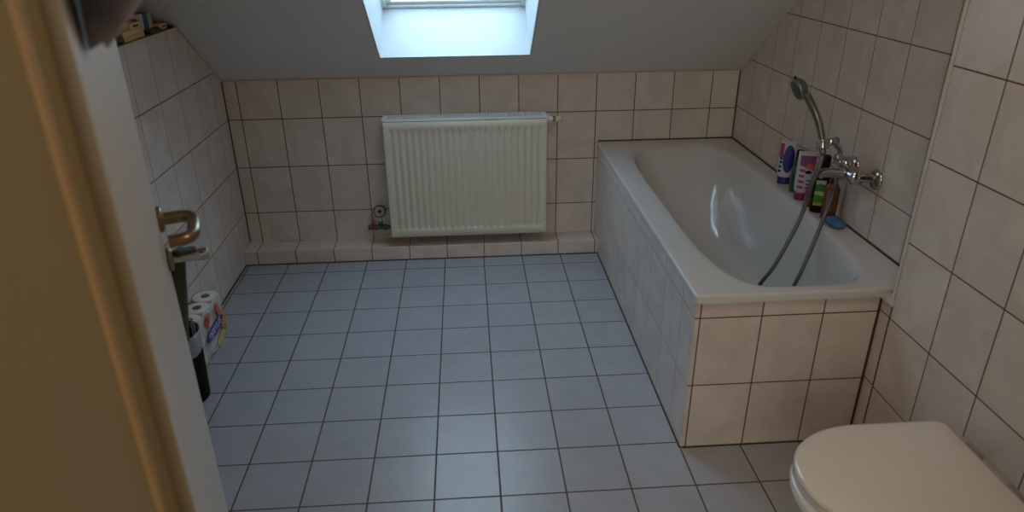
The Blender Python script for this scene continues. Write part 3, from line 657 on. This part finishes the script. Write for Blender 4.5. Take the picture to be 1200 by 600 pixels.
BX, BY = 0.098, -1.300
wb = thing('waste_bin', 'slim black round waste bin behind the door edge, lined with a clear bag', 'waste bin', (BX, BY, 0))
hb = 0.285
bm = bmesh.new(); lathe(bm, [(0.078, 0), (0.082, 0.004), (0.094, hb-0.004), (0.095, hb), (0.091, hb), (0.088, hb-0.03), (0.078, 0.012), (0.0, 0.010)], 44)
new_obj('bin_body', bm, mat('black_bin_plastic', srgb(10, 10, 12), 0.6, spec=0.1), wb, smooth=True)
bag = mat('clear_bag', srgb(206, 214, 222), 0.3, alpha=0.55, noise=0.3, nscale=60, bump=0.8)
bm = bmesh.new(); rings = []
for r_, z_ in [(0.086, hb-0.07), (0.089, hb-0.01), (0.093, hb+0.004), (0.097, hb+0.003), (0.0985, hb-0.01), (0.0985, hb-0.045), (0.101, hb-0.068)]:
    rings.append([((r_+0.0012*math.sin(11*a)+0.001*math.sin(23*a+z_*60))*math.cos(a), (r_+0.0012*math.sin(11*a))*math.sin(a), z_+(0.008*math.sin(4*a+1) if z_ < hb-0.06 and r_ > 0.1 else 0)) for a in (2*PI*i/80 for i in range(80))])
loft(bm, rings, cap0=False, cap1=False)
new_obj('bin_bag', bm, bag, wb, smooth=True)

pk_ = thing('toilet_roll_pack', 'plastic wrapped pack of white toilet rolls with a blue oval on the front', 'toilet roll pack', (0.062, -0.968, 0))
roll_m = mat('tissue_paper', srgb(222, 218, 212), 0.9, noise=0.05, nscale=80, bump=0.3)
core_m = mat('cardboard_core', srgb(96, 92, 88), 0.9)
proto = None
for lz in (0, 1):
    for k in (-1, 0, 1):
        if proto is None:
            bm = bmesh.new(); lathe(bm, [(0.021, 0.001), (0.047, 0.001), (0.0505, 0.004), (0.0505, 0.098), (0.047, 0.101), (0.0185, 0.101), (0.0175, 0.099), (0.0175, 0.003)], 40)
            # close the ring into a hollow roll
            o = new_obj('toilet_roll', bm, roll_m, pk_, smooth=False, bevel=0.001); o.location = (0, k*0.103, lz*0.103+0.004); proto = o
            bm = bmesh.new(); lathe(bm, [(0.0185, 0.097), (0.0185, 0.1012), (0.0, 0.1006)], 24); c_ = new_obj('core', bm, core_m, o); protoc = c_
        else:
            o = proto.copy(); COL.objects.link(o); o.parent = pk_; o.location = (0, k*0.103, lz*0.103+0.004)
            c_ = protoc.copy(); COL.objects.link(c_); c_.parent = o
wrap = mat('clear_wrap', srgb(226, 228, 230), 0.18, alpha=0.42, noise=0.1, nscale=25, bump=0.6)
def wrap_ring(r_, z, sag=0):
    pts = []
    for i in range(96):
        a = 2*PI*i/96; c, s = math.cos(a), math.sin(a)
        y = 0.103*max(-1, min(1, s*2.2)) + r_*s; x = r_*math.copysign(abs(c)**0.55, c)
        x *= 1-0.05*abs(math.cos(PI*y/0.103/1.0+PI/2))**2
        pts.append((x*(1+0.02*math.sin(7*a+z*30)), y*(1+0.01*math.sin(9*a+z*40)), z))
    return pts
bm = bmesh.new(); loft(bm, [wrap_ring(0.046, 0.0012), wrap_ring(0.053, 0.006), wrap_ring(0.0555, 0.05), wrap_ring(0.0545, 0.105), wrap_ring(0.0555, 0.16), wrap_ring(0.0545, 0.205), wrap_ring(0.050, 0.2135)], cap0=True, cap1=False)
new_obj('plastic_wrap', bm, wrap, pk_, smooth=True)
# printed front, on the +x side of the pack
def side_decal(name, pts, m, par, x=0.0585):
    bm = bmesh.new(); a = [bm.verts.new((x+0.0008, y, z)) for y, z in pts]; b = [bm.verts.new((x-0.0016, y, z)) for y, z in pts]
    n = len(pts); bm.faces.new(a); bm.faces.new(b[::-1])
    for i in range(n): bm.faces.new((a[i], b[i], b[(i+1) % n], a[(i+1) % n]))
    return new_obj(name, bm, m, par)
rot = math.radians(4)
def rell(cy, cz, a, b, r, n=30): return [(cy+a*math.cos(t)*math.cos(r)-b*math.sin(t)*math.sin(r), cz+a*math.cos(t)*math.sin(r)+b*math.sin(t)*math.cos(r)) for t in (2*PI*i/n for i in range(n))]
ov = side_decal('blue_oval', rell(-0.010, 0.112, 0.098, 0.026, rot), mat('royal_blue_print', srgb(22, 48, 140), 0.35), pk_, 0.060)
M4 = Matrix.Translation((0.0612, -0.010, 0.112)) @ Matrix.Rotation(rot, 4, 'X') @ Matrix.Rotation(PI/2, 4, 'Z') @ Matrix.Rotation(PI/2, 4, 'X')
new_obj('lettering', text_bm('SERVUS', 0.044, M4), mat('white_print', srgb(226, 230, 240), 0.4), ov)
side_decal('orange_figure', rell(0.070, 0.150, 0.018, 0.030, 0.3), mat('peach_print', srgb(206, 140, 96), 0.5), pk_)
side_decal('peach_figure', rell(0.098, 0.085, 0.032, 0.040, 0.2), mat('peach_print', (0, 0, 0, 1)), pk_)
side_decal('red_figure', rell(0.045, 0.178, 0.014, 0.024, 0.1), mat('red_print', srgb(180, 80, 70), 0.5), pk_)
side_decal('red_figure', rell(-0.072, 0.176, 0.022, 0.024, 0.1), mat('red_print', (0, 0, 0, 1)), pk_)
side_decal('peach_figure', rell(-0.040, 0.182, 0.014, 0.022, 0.1), mat('peach_print', (0, 0, 0, 1)), pk_)
side_decal('yellow_figure', rell(0.050, 0.040, 0.060, 0.020, 0.15), mat('yellow_print', srgb(204, 178, 120), 0.5), pk_)

# ------------------------------------------------------------------ things on the left ledge
ZL = 1.252
def carton(name, label, x0, x1, y0, y1, h, m, stripes=(), text=None, cat='box', z=ZL, rz=0.0):
    cx, cy = (x0+x1)/2, (y0+y1)/2
    t = thing(name, label, cat, (cx, cy, z), rz)
    a, b = (x1-x0)/2, (y1-y0)/2
    new_obj('carton', boxes((-a, a, -b, b, 0, h)), m, t, bevel=0.001)
    for (s0, s1, z0, z1, sm) in stripes:      # printed bands on the +x face and wrapping to -y
        new_obj('printed_band', boxes((-a+0.001, a+0.0008, -b+2*b*s0, -b+2*b*s1, h*z0, h*z1)), sm, t)
    if text:
        M4 = Matrix.Translation((a+0.0012, 0, h*0.62)) @ Matrix.Rotation(PI/2, 4, 'Z') @ Matrix.Rotation(PI/2, 4, 'X')
        new_obj('lettering', text_bm(text, h*0.42, M4), black_plastic, t)
    return t
carton('medicine_box', 'largest cream carton, near end of the left ledge', -0.095, -0.012, -0.895, -0.715, 0.034, cream_card, [(0.05, 0.95, 0.45, 0.52, mat('tan_print', srgb(196, 158, 96), 0.6))])
carton('small_box', 'small pale box with dark print lying on the largest cream carton', -0.070, -0.020, -0.800, -0.712, 0.018, mat('pale_card', srgb(220, 206, 176), 0.6), text='ASPIRIN'[:0] or None, stripes=[(0.2, 0.75, 0.3, 0.75, mat('dark_print', srgb(70, 60, 52), 0.6))], z=ZL+0.0345)
carton('orange_box', 'orange box standing at the back of the near end of the left ledge', -0.150, -0.095, -0.760, -0.660, 0.078, mat('orange_card', srgb(206, 92, 30), 0.6, noise=0.15), [(0.0, 0.12, 0.0, 1.0, mat('yellow_card', srgb(206, 170, 90), 0.6)), (0.82, 1.0, 0.0, 1.0, mat('red_card', srgb(170, 54, 40), 0.6))])
carton('red_packet', 'thin red packet leaning between the orange and the blue box', -0.085, -0.050, -0.700, -0.668, 0.058, mat('red_card', (0, 0, 0, 1)), [(0.3, 0.6, 0.1, 0.5, mat('pale_card', (0, 0, 0, 1)))])
carton('blue_box', 'blue and white striped box standing on the left ledge', -0.100, -0.045, -0.650, -0.545, 0.072, mat('white_card', srgb(196, 204, 200), 0.6), [(0.25, 0.68, 0.0, 1.0, mat('blue_card', srgb(62, 104, 142), 0.6)), (0.80, 0.88, 0.0, 1.0, mat('olive_card', srgb(150, 160, 96), 0.6))])
carton('flat_cream_box', 'long flat cream box with black print, far end of the left ledge', -0.065, -0.018, -0.545, -0.470, 0.022, cream_card, [(0.25, 0.75, 0.45, 0.75, mat('dark_print', (0, 0, 0, 1))), (0.9, 0.97, 0, 1, mat('dark_print', (0, 0, 0, 1)))])
carton('brown_box', 'dull orange-brown box behind the flat cream box', -0.140, -0.085, -0.560, -0.470, 0.034, mat('brown_card', srgb(166, 112, 62), 0.6))
# dark green sachet strip
bm = bmesh.new(); rings = []
for k in range(9):
    t = k/8; y = -0.665+0.125*t; zc = 0.006+0.006*math.sin(PI*t)+0.003*math.sin(9*t)
    rings.append([(x_, y, z_) for x_, z_ in ((-0.020, 0), (0.020, 0), (0.018, zc), (0.004, zc+0.007), (-0.012, zc+0.004))])
loft(bm, rings)
o = new_obj('sachet', bm, mat('dark_green_foil', srgb(34, 58, 36), 0.3, noise=0.4, nscale=90), smooth=False, loc=(-0.030, 0.0, ZL)); T(o, 'crumpled dark green sachet in front of the blue and white box', 'sachet')
bm = bmesh.new(); lathe(bm, [(0.012, 0.0), (0.018, 0.003), (0.021, 0.012), (0.019, 0.022), (0.012, 0.028), (0.0, 0.029)], 24)
for v_ in bm.verts: v_.co.y *= 1.15
o = new_obj('small_pot', bm, mat('slate_plastic', srgb(64, 70, 92), 0.35), smooth=True, loc=(-0.020, -0.922, ZL)); T(o, 'small round slate-grey pot at the near end of the ledge', 'pot')
bm = bmesh.new(); lathe(bm, [(0.010, 0.0), (0.012, 0.002), (0.010, 0.010), (0.0, 0.012)], 20)
o = new_obj('bottle_cap', bm, mat('slate_plastic', (0, 0, 0, 1)), smooth=True, loc=(-0.014, -0.448, ZL)); T(o, 'tiny grey cap at the far end of the left ledge', 'cap')

# ------------------------------------------------------------------ garment hanging over the door, close to the camera
robe = thing('bathrobe', 'dark red-brown garment bunched over the top of the open door', 'garment', tuple(D2W(0.125, -0.003, 1.520)), ang)
rm = bpy.data.materials.new('robe_fabric'); rm.use_nodes = True; nt = rm.node_tree; b = nt.nodes['Principled BSDF']; b.inputs['Roughness'].default_value = 0.95
b.inputs['Sheen Weight'].default_value = 0.3
tc = nt.nodes.new('ShaderNodeTexCoord'); no = nt.nodes.new('ShaderNodeTexNoise'); no.inputs['Scale'].default_value = 9; no.inputs['Detail'].default_value = 3; nt.links.new(tc.outputs['Object'], no.inputs['Vector'])
cr = nt.nodes.new('ShaderNodeValToRGB'); els = cr.color_ramp.elements
els[0].position = 0.36; els[0].color = srgb(30, 28, 38); els[1].position = 0.66; els[1].color = srgb(96, 60, 50)
e_ = els.new(0.48); e_.color = srgb(66, 40, 36)
nt.links.new(no.outputs['Fac'], cr.inputs[0]); nt.links.new(cr.outputs[0], b.inputs['Base Color'])
def garment(side):
    bm = bmesh.new(); rings = []
    for k in range(25):
        t = k/24; z = 0.502*t          # bottom hem to door top
        up_ = math.sin(min(1, t/0.22)*PI/2)
        hw = 0.05+0.055*up_; th = 0.008+0.034*up_
        ring = []
        for i in range(64):
            a = 2*PI*i/64; fold = 1+0.10*math.sin(6*a+2*t)*up_
            x_ = hw*math.cos(a)*(1+0.03*math.sin(5*t))
            y_ = -th + th*math.sin(a)*fold
            y_ = min(y_, -0.001)
            ring.append((x_, y_*side if side > 0 else (0.052-y_*1.0*0+abs(y_)*0.5), z + (0.015*math.cos(2*a) if t < 0.1 else 0)))
        rings.append(ring)
    loft(bm, rings); return bm
o = new_obj('front_drape', garment(1), rm, robe, smooth=True)
o = new_obj('top_fold', boxes((-0.10, 0.10, -0.075, 0.075, 0.4855, 0.504)), rm, robe, bevel=0.008)
o = new_obj('rear_drape', boxes((-0.10, 0.10, 0.0465, 0.075, 0.15, 0.4855)), rm, robe, bevel=0.008)
